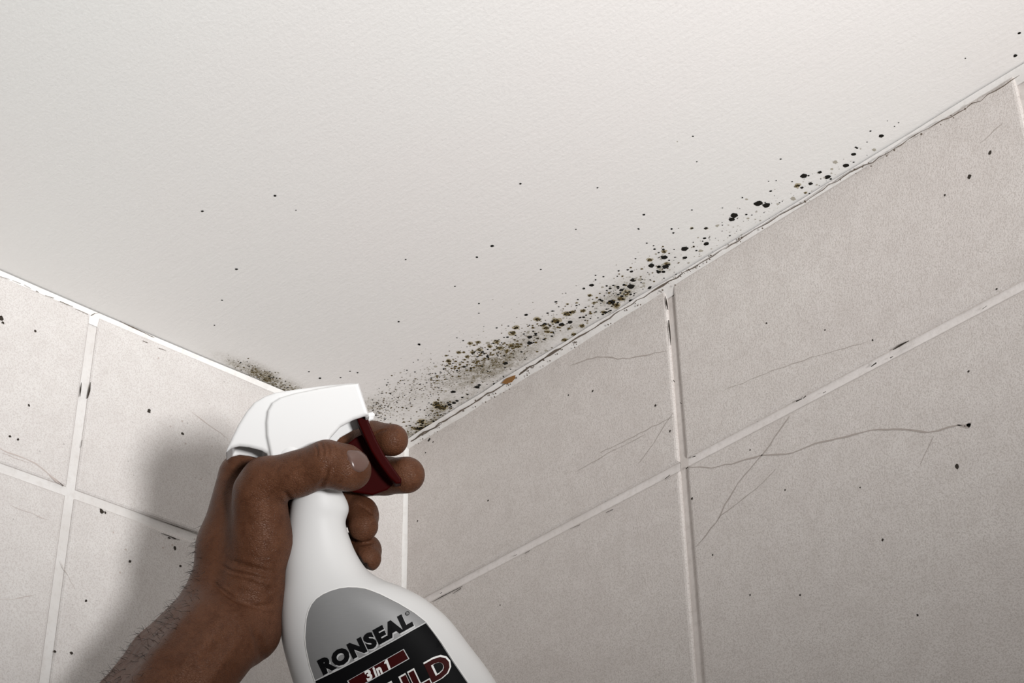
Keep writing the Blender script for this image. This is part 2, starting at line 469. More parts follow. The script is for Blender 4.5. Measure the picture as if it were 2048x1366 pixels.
GR4 = [(1690, 245, 14), (1580, 318, 12), (1600, 340, 9), (1935, 150, 12), (1700, 262, 12), (1500, 470, 12), (1280, 475, 8), (1080, 605, 12), (690, 690, 12), (1560, 455, 10), (1030, 735, 10), (960, 625, 9), (1890, 240, 9)]
BL5 = [(1948, 160, 6), (1929, 270, 8), (1275, 662, 10), (1140, 751, 9), (1157, 721, 5), (1222, 638, 4), (1205, 692, 3), (1103, 806, 13), (1012, 862, 13), (975, 839, 8), (897, 857, 14), (930, 895, 9), (887, 914, 7), (735, 931, 6), (784, 775, 4), (762, 880, 3), (725, 883, 3), (674, 992, 17), (714, 1000, 16),
       (556, 1050, 16), (546, 1069, 13), (617, 1045, 5), (500, 1013, 3), (597, 963, 4), (351, 1023, 4), (117, 1046, 6), (92, 1117, 4), (252, 1117, 4), (357, 664, 3), (1339, 615, 3), (1359, 597, 3), (1318, 705, 4), (1436, 638, 4), (1370, 680, 4), (375, 788, 3), (840, 885, 4), (1140, 790, 4), (920, 856, 5), (1028, 872, 5), (1685, 283, 3)]
BR5 = [(865, 905, 11), (420, 1113, 7), (350, 1113, 6), (905, 940, 6)]
GR5 = [(617, 971, 6), (1035, 824, 6), (475, 1100, 8), (1415, 655, 7), (1050, 790, 10), (1240, 730, 9), (770, 995, 6), (625, 1065, 6), (280, 690, 3), (845, 970, 12), (1180, 790, 7), (210, 1290, 8), (190, 1300, 9)]
FAR = [(405, 422, 2.4), (550, 391, 2.4), (473, 538, 2.6), (838, 688, 2.6), (797, 643, 2), (444, 600, 1.8), (618, 743, 2), (640, 756, 2.6), (681, 755, 1.8), (1041, 367, 2.4), (429, 650, 1.6), (910, 572, 1.6), (958, 606, 1.6), (1195, 375, 1.6), (700, 742, 1.8), (715, 745, 1.8), (592, 420, 1.4), (1386, 272, 1.6)]
def K(px):  # picture radius on the ceiling -> metres
    return px * 1.13 / FPX
def spots(bm, items, conv, mat, rag=.16):
    for it in items:
        x, y, r = conv(*it)
        p = on_ceiling(x, y)
        if p[0] < .002 or p[1] > -.003: continue
        if mat == 1:
            blob(bm, p - np.array([0, 0, .00006]), UX, UY, K(r) * 1.35, 3, 12, .25)
            for _ in range(int(3 + r)):
                a_, q_ = random.uniform(0, 6.283), K(r) * random.random() ** .5 * 1.1
                blob(bm, p + np.array([q_ * math.cos(a_), q_ * math.sin(a_), -.0002]), UX, UY, K(r) * random.uniform(.12, .32), 0, 6, .3)
            r *= .82
        blob(bm, p - np.array([0, 0, .00018 if mat == 0 else (.00012 if mat == 1 else .00008)]), UX, UY, K(r), mat, 12 if r > 2.5 else 7, rag)
same = lambda x, y, r: (x, y, r)
def speckle(bm, cx, cy, sx, sy, ang, n, r0, r1, mats):
    ca, sa = math.cos(math.radians(ang)), math.sin(math.radians(ang))
    for _ in range(n):
        u, v = random.gauss(0, sx), random.gauss(0, sy)
        x, y = cx + u * ca - v * sa, cy + u * sa + v * ca
        p = on_ceiling(x, y)
        if p[0] < .002 or p[1] > -.002: continue
        r = r0 + (r1 - r0) * random.random() ** 2.2
        blob(bm, p - np.array([0, 0, .00015 + .00008 * random.random()]), UX, UY, K(r), random.choice(mats), 6, .25)
bm = bmesh.new()
for lst, conv, mat, rag in ((BL4, z4, 0, .18), (BR4, z4, 1, .34), (GR4, z4, 2, .3), (BL5, z5, 0, .16), (BR5, z5, 1, .3), (GR5, z5, 2, .3), (FAR, same, 0, .2)):
    spots(bm, lst, conv, mat, rag)
for a in [(955, 722, 62, 15, -24, 420, .8, 3.4, [0, 1, 1, 1, 2]), (1070, 668, 55, 17, -28, 150, .8, 3.2, [0, 0, 1, 1, 2]), (1225, 598, 42, 16, -30, 150, .8, 3.2, [0, 0, 1, 2]), (1310, 535, 45, 22, -30, 70, .7, 2.6, [0, 1, 2]),
          (848, 856, 34, 11, -30, 190, .8, 3.0, [0, 1, 1]), (882, 818, 20, 8, -32, 80, .8, 2.6, [0, 1, 1]), (785, 812, 42, 26, -25, 360, .6, 2.1, [0, 1, 2, 2]), (858, 762, 55, 22, -28, 300, .6, 2.0, [0, 1, 2, 2]), (760, 820, 14, 10, 0, 50, .8, 2.2, [0, 1]),
          (940, 790, 70, 9, -31, 110, .6, 2.0, [0, 1, 2]), (1440, 470, 70, 12, -31, 60, .6, 2.0, [0, 2, 2]), (1600, 385, 80, 12, -31, 60, .6, 1.8, [0, 2, 2]), (1000, 700, 120, 34, -27, 160, .6, 1.6, [0, 1, 2, 2])]:
    speckle(bm, *a)
mg = finish('mould_growth', bm, [M_black, M_olive, M_greym, M_halo])
mg['kind'] = 'stuff'
mg['label'] = 'black and olive mould spots scattered on white ceiling along the right wall edge'
mg['category'] = 'mould'
bm = bmesh.new()
for a in [(530, 755, 26, 8, 27, 230, .6, 2.2, [0, 1, 1, 2]), (490, 738, 26, 7, 27, 90, .6, 1.6, [1, 2, 2]), (575, 775, 24, 7, 22, 110, .6, 2.0, [1, 1, 2, 0])]:
    speckle(bm, *a)
ml = finish('mould_growth', bm, [M_black, M_olive, M_greym, M_halo])
ml['kind'] = 'stuff'
ml['label'] = 'small olive mould smudge on ceiling edge above left wall, behind the white spray head'
ml['category'] = 'mould'

# ------------------------------------------------------------------ grip space
# Shapes of the bottle and hand are modelled in a frame (x right, y down, z towards the viewer), unit = 1/4300 m,
# standing 0.85 m from the viewpoint.
D0 = 0.85
UNIT = D0 / FPX
def grip(px, py, z=0.0):
    """point in the modelling frame (perspective position px, py; z units in front of the bottle's mid plane)"""
    dep = D0 - z * UNIT
    return np.array([(px - 1024) / FPX * dep / UNIT, (py - 683) / FPX * dep / UNIT, z])
def to_world(V):
    V = np.asarray(V, float).reshape(-1, 3)
    c = np.stack([V[:, 0] * UNIT, V[:, 1] * UNIT, D0 - V[:, 2] * UNIT], 1)
    return CAM + c @ RM

def surface_nets(F, org, h):
    S = F < 0
    nx, ny_, nz = F.shape
    cnt = np.zeros((nx - 1, ny_ - 1, nz - 1), np.uint8)
    for i in (0, 1):
        for j in (0, 1):
            for k in (0, 1):
                cnt += S[i:nx - 1 + i, j:ny_ - 1 + j, k:nz - 1 + k]
    act = (cnt > 0) & (cnt < 8)
    del cnt
    idx = np.full(act.shape, -1, np.int32)
    C = np.argwhere(act)
    idx[act] = np.arange(len(C))
    pos = np.zeros((len(C), 3)); num = np.zeros(len(C))
    corners = [(i, j, k) for i in (0, 1) for j in (0, 1) for k in (0, 1)]
    vals = {c: F[C[:, 0] + c[0], C[:, 1] + c[1], C[:, 2] + c[2]] for c in corners}
    for a in corners:
        for ax in range(3):
            if a[ax] == 1: continue
            b = list(a); b[ax] = 1; b = tuple(b)
            fa, fb = vals[a], vals[b]
            m = (fa < 0) != (fb < 0)
            t = fa[m] / (fa[m] - fb[m])
            p = np.tile(np.array(a, float), (m.sum(), 1)); p[:, ax] += t
            pos[m] += p; num[m] += 1
    pos = pos / num[:, None] + C
    V = np.array(org) + pos * h
    quads = []
    for ax in range(3):
        o1, o2 = [(1, 2), (2, 0), (0, 1)][ax]
        sl0 = [slice(None)] * 3; sl1 = [slice(None)] * 3
        sl0[ax] = slice(0, -1); sl1[ax] = slice(1, None)
        s0, s1 = S[tuple(sl0)], S[tuple(sl1)]
        E = np.argwhere(s0 != s1)
        ok = (E[:, o1] > 0) & (E[:, o2] > 0) & (E[:, o1] < F.shape[o1] - 1) & (E[:, o2] < F.shape[o2] - 1)
        E = E[ok]
        q = []
        for d1, d2 in ((-1, -1), (0, -1), (0, 0), (-1, 0)):
            e = E.copy(); e[:, o1] += d1; e[:, o2] += d2
            q.append(idx[e[:, 0], e[:, 1], e[:, 2]])
        q = np.stack(q, 1)
        fl_ = s0[E[:, 0], E[:, 1], E[:, 2]]
        q[~fl_] = q[~fl_][:, ::-1]
        quads.append(q)
    return V, np.concatenate(quads)

def fast_mesh(name, V, Q):
    me = bpy.data.meshes.new(name)
    me.vertices.add(len(V)); me.vertices.foreach_set('co', np.asarray(V, np.float32).ravel())
    me.loops.add(Q.size); me.loops.foreach_set('vertex_index', Q.astype(np.int32).ravel())
    me.polygons.add(len(Q))
    me.polygons.foreach_set('loop_start', np.arange(0, Q.size, Q.shape[1], dtype=np.int32))
    me.update(calc_edges=True)
    me.validate()
    return me

class Field:
    def __init__(self, lo, hi, h):
        self.lo = np.array(lo, float); self.h = h
        self.n = (np.ceil((np.array(hi) - self.lo) / h)).astype(int) + 1
        self.F = np.full(tuple(self.n), 1e3, np.float32)
    def box(self, lo, hi):
        a = np.clip(np.floor((np.array(lo) - self.lo) / self.h).astype(int), 0, self.n - 1)
        b = np.clip(np.ceil((np.array(hi) - self.lo) / self.h).astype(int) + 1, 1, self.n)
        sl = tuple(slice(a[i], b[i]) for i in range(3))
        g = [(self.lo[i] + self.h * np.arange(a[i], b[i])).astype(np.float32) for i in range(3)]
        return sl, g[0][:, None, None], g[1][None, :, None], g[2][None, None, :]
    def smin(self, sl, d, k):
        f = self.F[sl]
        if k <= 0:
            self.F[sl] = np.minimum(f, d); return
        hh = np.clip(.5 + .5 * (f - d) / k, 0, 1)
        self.F[sl] = f * (1 - hh) + d * hh - k * hh * (1 - hh)
    def cone(self, a, b, ra, rb, k):
        a = np.array(a, float); b = np.array(b, float)
        m = max(ra, rb) + k + 12
        sl, X, Y, Z = self.box(np.minimum(a, b) - m, np.maximum(a, b) + m)
        ba = b - a; L = float(ba @ ba) + 1e-9
        t = np.clip(((X - a[0]) * ba[0] + (Y - a[1]) * ba[1] + (Z - a[2]) * ba[2]) / L, 0, 1)
        d = np.sqrt((X - a[0] - ba[0] * t) ** 2 + (Y - a[1] - ba[1] * t) ** 2 + (Z - a[2] - ba[2] * t) ** 2) - (ra + (rb - ra) * t)
        self.smin(sl, d, k)
    def chain(self, pts, k=10):
        """pts: (px, py, z, r)"""
        for p, q in zip(pts, pts[1:]):
            self.cone(grip(*p[:3]), grip(*q[:3]), p[3], q[3], k)

# ------------------------------------------------------------------ spray bottle
def plastic(name, col, rough, spec=0.5):
    t = NT(name)
    n = t.noise(35, 2, 0.5)
    return t.out(col, rough, t.bump(n, 0.05, 0.001), spec)
M_white = plastic('white_plastic', (0.66, 0.657, 0.65), 0.5, 0.3)
M_head = plastic('white_gloss_plastic', (0.70, 0.70, 0.696), 0.4, 0.3)
M_red = plastic('dark_red_plastic', (0.026, 0.0004, 0.0004), 0.5, 0.05)

base_w = to_world([grip(930, 1760, 0)])[0]
bottle = bpy.data.objects.new('spray_bottle', None)
bottle.location = base_w
bottle.empty_display_size = .03
COL.objects.link(bottle)
bottle['label'] = 'white plastic trigger spray bottle with grey and black label, held in the hand'
bottle['category'] = 'spray bottle'

# body: lofted sections (left point, right point, half depth, squareness)
SEC = [((606, 950), (668, 952), 34, 2.0), ((597, 972), (680, 976), 42, 2.0), ((591, 988), (690, 994), 49, 2.0), ((583, 1004), (696, 1008), 52, 2.0), ((580, 1020), (697, 1022), 53, 2.05), ((577, 1045), (691, 1045), 53, 2.1),
       ((573, 1080), (698, 1072), 56, 2.15), ((567, 1122), (713, 1108), 63, 2.2), ((565, 1162), (735, 1140), 72, 2.3), ((561, 1200), (766, 1160), 82, 2.4), ((561, 1240), (808, 1176), 91, 2.5), ((565, 1282), (852, 1200), 97, 2.6),
       ((577, 1330), (897, 1238), 101, 2.7), ((593, 1380), (938, 1290), 103, 2.8), ((613, 1432), (976, 1340), 104, 2.9), ((636, 1488), (1008, 1392), 104, 3.0), ((680, 1580), (1056, 1482), 104, 3.0), ((735, 1690), (1110, 1590), 102, 3.0), ((762, 1745), (1135, 1645), 98, 3.0), ((772, 1762), (1140, 1662), 86, 2.8)]
# resample the sections smoothly
def cr(P, t):
    n = len(P); i = min(int(t), n - 2); u = t - i
    p0, p1, p2, p3 = P[max(i - 1, 0)], P[i], P[i + 1], P[min(i + 2, n - 1)]
    return .5 * ((2 * p1) + (-p0 + p2) * u + (2 * p0 - 5 * p1 + 4 * p2 - p3) * u * u + (-p0 + 3 * p1 - 3 * p2 + p3) * u ** 3)
SA = np.array([[a[0], a[1], b[0], b[1], d, e] for a, b, d, e in SEC], float)
NS, NR = 110, 72
bv, bf = [], []
for s in range(NS):
    lx, ly, rx, ry, dep, ex = cr(SA, s / (NS - 1) * (len(SA) - 1) * .99999)
    Lp, Rp = grip(lx, ly, 0), grip(rx, ry, 0)
    c = (Lp + Rp) / 2; ax = (Rp - Lp) / 2
    for k in range(NR):
        a = 2 * math.pi * k / NR
        ca, sa = math.cos(a), math.sin(a)
        u = math.copysign(abs(ca) ** (2 / ex), ca); w = math.copysign(abs(sa) ** (2 / ex), sa)
        p = c + ax * u + np.array([0, -.22 * dep * w, dep * w])
        bv.append(p)
for s in range(NS - 1):
    for k in range(NR):
        k2 = (k + 1) % NR
        bf.append((s * NR + k, s * NR + k2, (s + 1) * NR + k2, (s + 1) * NR + k))
bf.append(tuple(range(NR)))
bf.append(tuple((NS - 1) * NR + k for k in reversed(range(NR))))
bme = mesh_from('bottle_body', to_world(bv), bf)
bmx = bmesh.new(); bmx.from_mesh(bme); bmesh.ops.recalc_face_normals(bmx, faces=bmx.faces[:]); bmx.to_mesh(bme)
BOTTLE_BVH = BVHTree.FromBMesh(bmx)
bmx.free()
body = link('bottle_body', bme, M_white, bottle, True)

def project(bvh, px, py, lift):
    o = Vector(CAM); d = Vector(ray(px, py)).normalized()
    loc, nrm, i, dist = bvh.ray_cast(o, d)
    if loc is None: return None
    if nrm.dot(d) > 0: nrm = -nrm
    return loc + nrm * lift

def decal(name, poly, lift, mat, parent, step=10, bvh=BOTTLE_BVH, holes=None):
    """sticker: outline laid on the curved front, cut in a grid so it follows the curve"""
    bm = bmesh.new()
    bm.faces.new([bm.verts.new((x, y, 0)) for x, y in poly])
    lo = np.min(poly, 0); hi = np.max(poly, 0)
    for ax in (0, 1):
        for c in np.arange(lo[ax] + step, hi[ax], step):
            co = [0, 0, 0]; co[ax] = c; no = [0, 0, 0]; no[ax] = 1
            bmesh.ops.bisect_plane(bm, geom=bm.verts[:] + bm.edges[:] + bm.faces[:], plane_co=co, plane_no=no)
    bad = []
    for v in bm.verts:
        p = project(bvh, v.co.x, v.co.y, lift)
        if p is None: bad.append(v)
        else: v.co = p
    if bad: bmesh.ops.delete(bm, geom=bad, context='VERTS')
    for f in bm.faces:
        if f.normal.dot(Vector(RM[2])) > 0: f.normal_flip()
    return finish(name, bm, [mat], parent, True)

def lettering(name, text, mat, parent, o, ex, ey, lift, bold=0.0, shear=0.0, aspect=None):
    """o: baseline start; ex: baseline vector over the whole word; ey: cap-height vector"""
    cu = bpy.data.curves.new(name, 'FONT')
    cu.body = text; cu.offset = bold; cu.resolution_u = 3; cu.space_character = 1.0 + bold * 2
    to = bpy.data.objects.new(name, cu); COL.objects.link(to)
    dg = bpy.context.evaluated_depsgraph_get(); dg.update()
    me = bpy.data.meshes.new_from_object(to.evaluated_get(dg))
    bpy.data.objects.remove(to); bpy.data.curves.remove(cu)
    co = np.array([v.co[:] for v in me.vertices])
    x0, x1 = co[:, 0].min(), co[:, 0].max(); y0, y1 = co[:, 1].min(), co[:, 1].max()
    o, ex, ey = np.array(o, float), np.array(ex, float), np.array(ey, float)
    bm = bmesh.new(); bm.from_mesh(me); bpy.data.meshes.remove(me)
    bmesh.ops.triangulate(bm, faces=bm.faces[:])
    for v in bm.verts:
        u = (v.co.x - x0) / (x1 - x0); w = (v.co.y - y0) / (y1 - y0)
        q = o + ex * u + ey * w + np.array([shear * w, 0])
        p = project(BOTTLE_BVH, q[0], q[1], lift)
        v.co = p if p is not None else to_world([grip(q[0], q[1], 90)])[0]
    for f in bm.faces:
        if f.normal.dot(Vector(RM[2])) > 0: f.normal_flip()
    return finish(name, bm, [mat], parent)

def foil():
    t = NT('silver_foil')
    mp = t.n('ShaderNodeMapping'); mp.inputs['Scale'].default_value = (40, 40, 400)
    t.l(t.tc.outputs['Object'], mp.inputs['Vector'])
    n = t.noise(6, 3, .6, mp.outputs['Vector'])
    c = t.mix(t.math('MULTIPLY', n, .3), (0.25, 0.25, 0.25), (0.18, 0.18, 0.18))
    return t.out(c, 0.5, None, 0.4, 0.3)
M_foil = foil()
M_ink = plain('black_ink', (0.004, 0.004, 0.0045), 0.5, 0.05)
M_inkw = plain('white_ink', (0.78, 0.77, 0.75), 0.45)
M_inkg = plain('pale_grey_ink', (0.50, 0.50, 0.50), 0.45)
M_inkr = plain('dark_red_ink', (0.036, 0.002, 0.002), 0.5, 0.06)
LAB = [(700, 1500), (668, 1440), (631.5, 1366), (620, 1330), (613, 1295), (611.5, 1275), (612.5, 1256), (614, 1238), (618, 1222), (624, 1209), (633, 1198), (646, 1189), (662, 1182), (679, 1177), (696, 1175), (713, 1175.5), (730, 1178), (745, 1183), (760, 1189), (778, 1197.5), (796, 1207), (812, 1216), (828, 1226), (840, 1235), (852, 1245),
       (867, 1264), (882, 1285), (894, 1303), (906, 1322), (920, 1342), (935, 1364), (960, 1406), (985, 1450)]
label = decal('front_label', LAB, .00018, M_foil, body)
BLK = [(702, 1496), (668, 1437), (633.5, 1366), (631, 1362.5), (680, 1339), (740, 1308), (790, 1281), (825, 1261), (851, 1247), (866, 1266), (881, 1287), (905, 1324), (934, 1366), (958, 1407), (982, 1449)]
decal('black_band', BLK, .00034, M_ink, label)
def stroke(pts, w):
    pts = [np.array(p, float) for p in pts]; L, R = [], []
    for i, p in enumerate(pts):
        d = pts[min(i + 1, len(pts) - 1)] - pts[max(i - 1, 0)]; d /= np.linalg.norm(d); n = np.array([-d[1], d[0]])
        L.append(tuple(p + n * w / 2)); R.append(tuple(p - n * w / 2))
    return L + R[::-1]
decal('pale_rule', stroke([(631, 1361), (680, 1337.5), (740, 1306.5), (790, 1279.5), (825, 1259.5), (851, 1245.5)], 2.2), .00042, M_inkg, label, 14)
decal('label_rim', stroke([(631, 1364), (619.5, 1330), (612.5, 1296), (610, 1275), (611, 1256), (613, 1237), (617, 1221), (623, 1208), (632, 1197), (645, 1188), (661, 1181), (679, 1176), (696, 1174), (713, 1174.5), (730, 1177), (745, 1182), (760, 1188), (796, 1206), (828, 1225), (852, 1244), (883, 1285), (907, 1322), (936, 1364)], 1.6), .00036, M_inkw, label, 14)
lettering('brand_name', 'RONSEAL', M_inkg, label, (650.5, 1353.5), (180, -99), (-14, -29), .00030, .065)
lettering('brand_name', 'RONSEAL', M_ink, label, (648, 1351), (180, -99), (-14, -30), .00044, .07)
lettering('trademark_sign', '\u00ae', M_ink, label, (812, 1233), (8, -4), (-3.4, -7.4), .00044, .02)
decal('red_box_border', [(694.5, 1361.5), (807.5, 1297.5), (819, 1317.5), (706, 1381.5)], .00046, M_inkg, label, 12)
decal('red_box', [(697, 1361), (806.5, 1299.5), (816.5, 1317), (707, 1378.5)], .00054, M_inkr, label, 12)
lettering('size_claim', '3', M_inkw, label, (735.5, 1363), (11.5, -6), (-7.5, -20.5), .00066, .05)
lettering('size_claim', 'in', M_inkw, label, (751.5, 1354.5), (15, -8), (-7, -19.5), .00066, .05)
decal('size_claim', [(735 + .884 * a - .36 * b, 1363 - .468 * a - .95 * b) for a, b in ((48.5, 0), (53.5, 0), (53.5, 21.5), (50, 21.5), (44.5, 17), (46, 14), (48.5, 16))], .00066, M_inkw, label, 40)
lettering('product_word', 'MOULD', M_inkw, label, (690, 1467), (220, -124), (-20, -43), .00050, .075)
lettering('product_word', 'MOULD', M_inkr, label, (694.5, 1462.5), (211.5, -119.5), (-18, -38), .00066, .04)

# trigger head: hollow moulded shell
def sd_poly(poly, X, Y):
    P = np.array(poly, float)
    d = np.full(np.broadcast(X, Y).shape, 1e9); s = np.ones_like(d)
    n = len(P)
    for i in range(n):
        a, b = P[i], P[i - 1]
        e = b - a; wx, wy = X - a[0], Y - a[1]
        t = np.clip((wx * e[0] + wy * e[1]) / (e @ e), 0, 1)
        d = np.minimum(d, (wx - e[0] * t) ** 2 + (wy - e[1] * t) ** 2)
        c1 = Y >= a[1]; c2 = Y < b[1]; c3 = e[0] * wy > e[1] * wx
        s = np.where((c1 & c2 & c3) | (~c1 & ~c2 & ~c3), -s, s)
    return s * np.sqrt(d)
def smooth_closed(poly, it=2):
    P = np.array(poly, float)
    for _ in range(it):
        Q = np.roll(P, -1, 0)
        P = np.stack([.75 * P + .25 * Q, .25 * P + .75 * Q], 1).reshape(-1, 2)
    return P
HEAD = [(717, 764), (700, 764), (646, 769), (593, 776), (550, 783), (528, 791), (508, 803), (492, 822), (476, 848), (463, 875), (454, 895), (452, 903), (462, 895), (479, 891), (498, 893), (522, 899), (534, 905), (538, 940), (660, 940), (655, 895), (663, 876), (681, 856), (707, 841), (738, 831), (738, 829)]
CHEEK = [(716, 767), (690, 769), (640, 777), (590, 787), (560, 796), (544, 806), (535, 822), (532, 845), (533, 872), (540, 905), (545, 938), (655, 938), (652, 895), (661, 875), (680, 854), (706, 839.5), (736.5, 829.5)]
FLAP = [(458, 915), (466, 890), (481, 860), (498, 832), (514, 815), (527, 822), (526, 860), (527, 920), (515, 960), (455, 960)]
SLOT = [(668, 905), (672, 880), (690, 858), (712, 846), (731, 838), (728, 815), (690, 815), (640, 850), (640, 905), (650, 960)]
SHEAR = .26
hs = 1.25
gx_ = np.arange(440, 760, hs); gy_ = np.arange(748, 966, hs); gz_ = np.arange(-58, 59, hs)
X2, Y2 = gx_[:, None], gy_[None, :]
def extr(poly, w, r):
    d2 = sd_poly(poly, X2, Y2)[:, :, None]; dz = (np.abs(gz_) - w)[None, None, :]
    a, b = d2 + r, dz + r
    return np.minimum(np.maximum(a, b), 0) + np.sqrt(np.maximum(a, 0) ** 2 + np.maximum(b, 0) ** 2) - r
def ssub(a, b, k):   # a minus b
    hh = np.clip(.5 - .5 * (a + b) / k, 0, 1)
    return a * (1 - hh) - b * hh + k * hh * (1 - hh)
F1 = extr(HEAD, 38, 7); F2 = extr(CHEEK, 46, 6)
hh = np.clip(.5 + .5 * (F1 - F2) / 5, 0, 1)
FH = F1 * (1 - hh) + F2 * hh - 5 * hh * (1 - hh)
FH = ssub(FH, extr(FLAP, 31, 4), 3)
FH = ssub(FH, extr(SLOT, 37, 4), 3)
hv, hq = surface_nets(FH.astype(np.float32), (gx_[0], gy_[0], gz_[0]), hs)
hv[:, 1] -= SHEAR * (hv[:, 2] - 42)
hv = np.array([grip(*p) for p in hv])
hme = fast_mesh('spray_head', to_world(hv), hq)
head = link('spray_head', hme, M_head, bottle, True)

# threaded collar joining head and bottle neck
fc = Field((grip(505, 880)[0], grip(500, 880)[1], -75), (grip(720, 1010)[0], grip(700, 1010)[1], 75), 2.5)
fc.cone(grip(588, 915, 2), grip(632, 968, 0), 50, 50, 0)
cvv, cq = surface_nets(fc.F, fc.lo, fc.h)
collar = link('screw_collar', fast_mesh('screw_collar', to_world(cvv), cq), M_head, bottle, True)

# trigger lever: a curved front plate plus an added dark sheet standing in for the recess's shade
fx = np.arange(650, 822, 1.25); fy = np.arange(815, 1000, 1.25); fz = np.arange(-62, 30, 1.25)
X2, Y2, gz_ = fx[:, None], fy[None, :], fz
def extr_z(poly, z0, z1, r):
    d2 = sd_poly(poly, X2, Y2)[:, :, None]; dz = (np.abs(fz - (z0 + z1) / 2) - (z1 - z0) / 2)[None, None, :]
    a, b = d2 + r, dz + r
    return np.minimum(np.maximum(a, b), 0) + np.sqrt(np.maximum(a, 0) ** 2 + np.maximum(b, 0) ** 2) - r
PLATE = [(712, 826), (735, 826), (738, 845), (752, 878), (768, 908), (785, 933), (803, 958), (802, 967), (792, 968), (777, 953), (759, 929), (742, 902), (726, 868), (716, 846)]
SHADE_SHEET = [(690, 885), (712, 868), (735, 858), (752, 900), (775, 935), (788, 960), (774, 974), (745, 984), (705, 978), (685, 945), (678, 905)]
FT = np.minimum(extr_z(PLATE, -46, 16, 3), extr_z(SHADE_SHEET, -42, -32, 3))
tv, tq = surface_nets(FT.astype(np.float32), (fx[0], fy[0], fz[0]), 1.25)
tv[:, 1] -= SHEAR * .5 * (tv[:, 2] - 14)
tv = np.array([grip(*p) for p in tv])
trig = link('trigger', fast_mesh('trigger', to_world(tv), tq), M_red, bottle, True)
trig['label'] = 'dark red trigger lever'

# nozzle at the front of the head
fn = Field((grip(728, 815)[0], grip(728, 815)[1], -20), (grip(760, 850)[0], grip(760, 850)[1], 34), 1.0)
fn.cone(grip(732, 832, 8), grip(744, 830, 8), 6, 6, 0)
fn.cone(grip(735, 838, 8), grip(743, 836, 8), 6, 5, 2)
nv, nq = surface_nets(fn.F, fn.lo, fn.h)
link('nozzle', fast_mesh('nozzle', to_world(nv), nq), M_head, bottle, True)

# ------------------------------------------------------------------ person: left hand and forearm
def skin_material():
    t = NT('skin')
    big = t.noise(55, 4, .6)
    med = t.noise(280, 4, .65)
    v = t.vor(1500)
    c = t.mix(t.ramp(big, [(0.35, 0.0), (0.65, 1.0)]), (0.080, 0.0315, 0.0155), (0.112, 0.0475, 0.0255))
    c = t.mix(t.math('MULTIPLY', t.ramp(med, [(0.36, 1.0), (0.52, 0.0)]), .35), c, (0.040, 0.012, 0.005))
    mp = t.n('ShaderNodeMapping'); mp.inputs['Scale'].default_value = (1, 1, 2.6)
    t.l(t.tc.outputs['Object'], mp.inputs['Vector'])
    lines = t.vor(620, 'DISTANCE_TO_EDGE', mp.outputs['Vector']).outputs['Distance']
    lines = t.ramp(lines, [(0.0, 0.0), (0.16, 1.0)])
    c = t.mix(t.math('MULTIPLY', t.math('SUBTRACT', 1.0, lines), .28), c, (0.035, 0.012, 0.006))
    nrm = t.bump(lines, .35, .0004)
    nrm = t.bump(med, .22, .0006, nrm)
    nrm = t.bump(v.outputs['Distance'], .2, .0003, nrm)
    m = t.out(c, t.ramp(med, [(0.3, 0.36), (0.7, 0.50)]), nrm, .24)
    t.b.inputs['Specular Tint'].default_value = (0.72, 0.62, 0.56, 1)
    return m
M_skin = skin_material()
M_nail = NT('thumb_nail').out((0.105, 0.060, 0.048), 0.28, None, .5)

H = 2.5
lo = (grip(-60, 800, -260)[0] - 20, grip(100, 820, -200)[1], -240)
hi = (grip(880, 1560, 0)[0], grip(300, 1680, 100)[1], 440)
def new(): return Field(lo, hi, H)
hand = new()
# forearm and wrist
ARM = [(184, 1610, 250, 110, 1), (279, 1440, 150, 105, 1), (355, 1346, 85, 107, 1), (430, 1262, 40, 100, .75)]
for t in (0, .25, .5, .75, 1):            # deep rounded section: narrow outer edge, broad inner face
    pts = []
    for x, y, z, rad, q in ARM:
        rb, rf = rad * (1 - .38 * q), rad * (1 - .20 * q)
        rr = rb + (rf - rb) * t
        o = -(rad - rb) * (1 - t) + (rad - rf) * t
        pts.append((x + .764 * o, y + .645 * o, z + q * (-70 + 145 * t), rr))
    hand.chain(pts, 12)
hand.chain([(430, 1262, 40, 92), (452, 1190, 12, 70)], 30)
# metacarpals
hand.chain([(438, 1195, 5, 62), (452, 1090, -25, 54), (484, 952, -58, 48)], 26)
hand.chain([(440, 1205, -25, 58), (455, 1100, -68, 52), (478, 1000, -100, 46)], 20)
hand.chain([(448, 1205, -45, 54), (462, 1120, -85, 50), (470, 1055, -108, 44)], 20)
hand.chain([(458, 1215, -55, 50), (470, 1150, -80, 46), (480, 1108, -95, 40)], 20)
# thenar
hand.chain([(500, 1262, 52, 62), (503, 1180, 42, 60), (522, 1080, 34, 60), (520, 985, 46, 52)], 22)
# web between thumb and hand
hand.chain([(490, 1012, -24, 42), (468, 1110, -8, 54)], 34)
# thumb
hand.chain([(520, 985, 46, 51), (532, 964, 52, 49), (595, 948, 72, 44), (652, 928, 88, 46)], 10)
hand.chain([(655, 928, 89, 46), (690, 936, 90, 45), (703, 941, 84, 39)], 8)
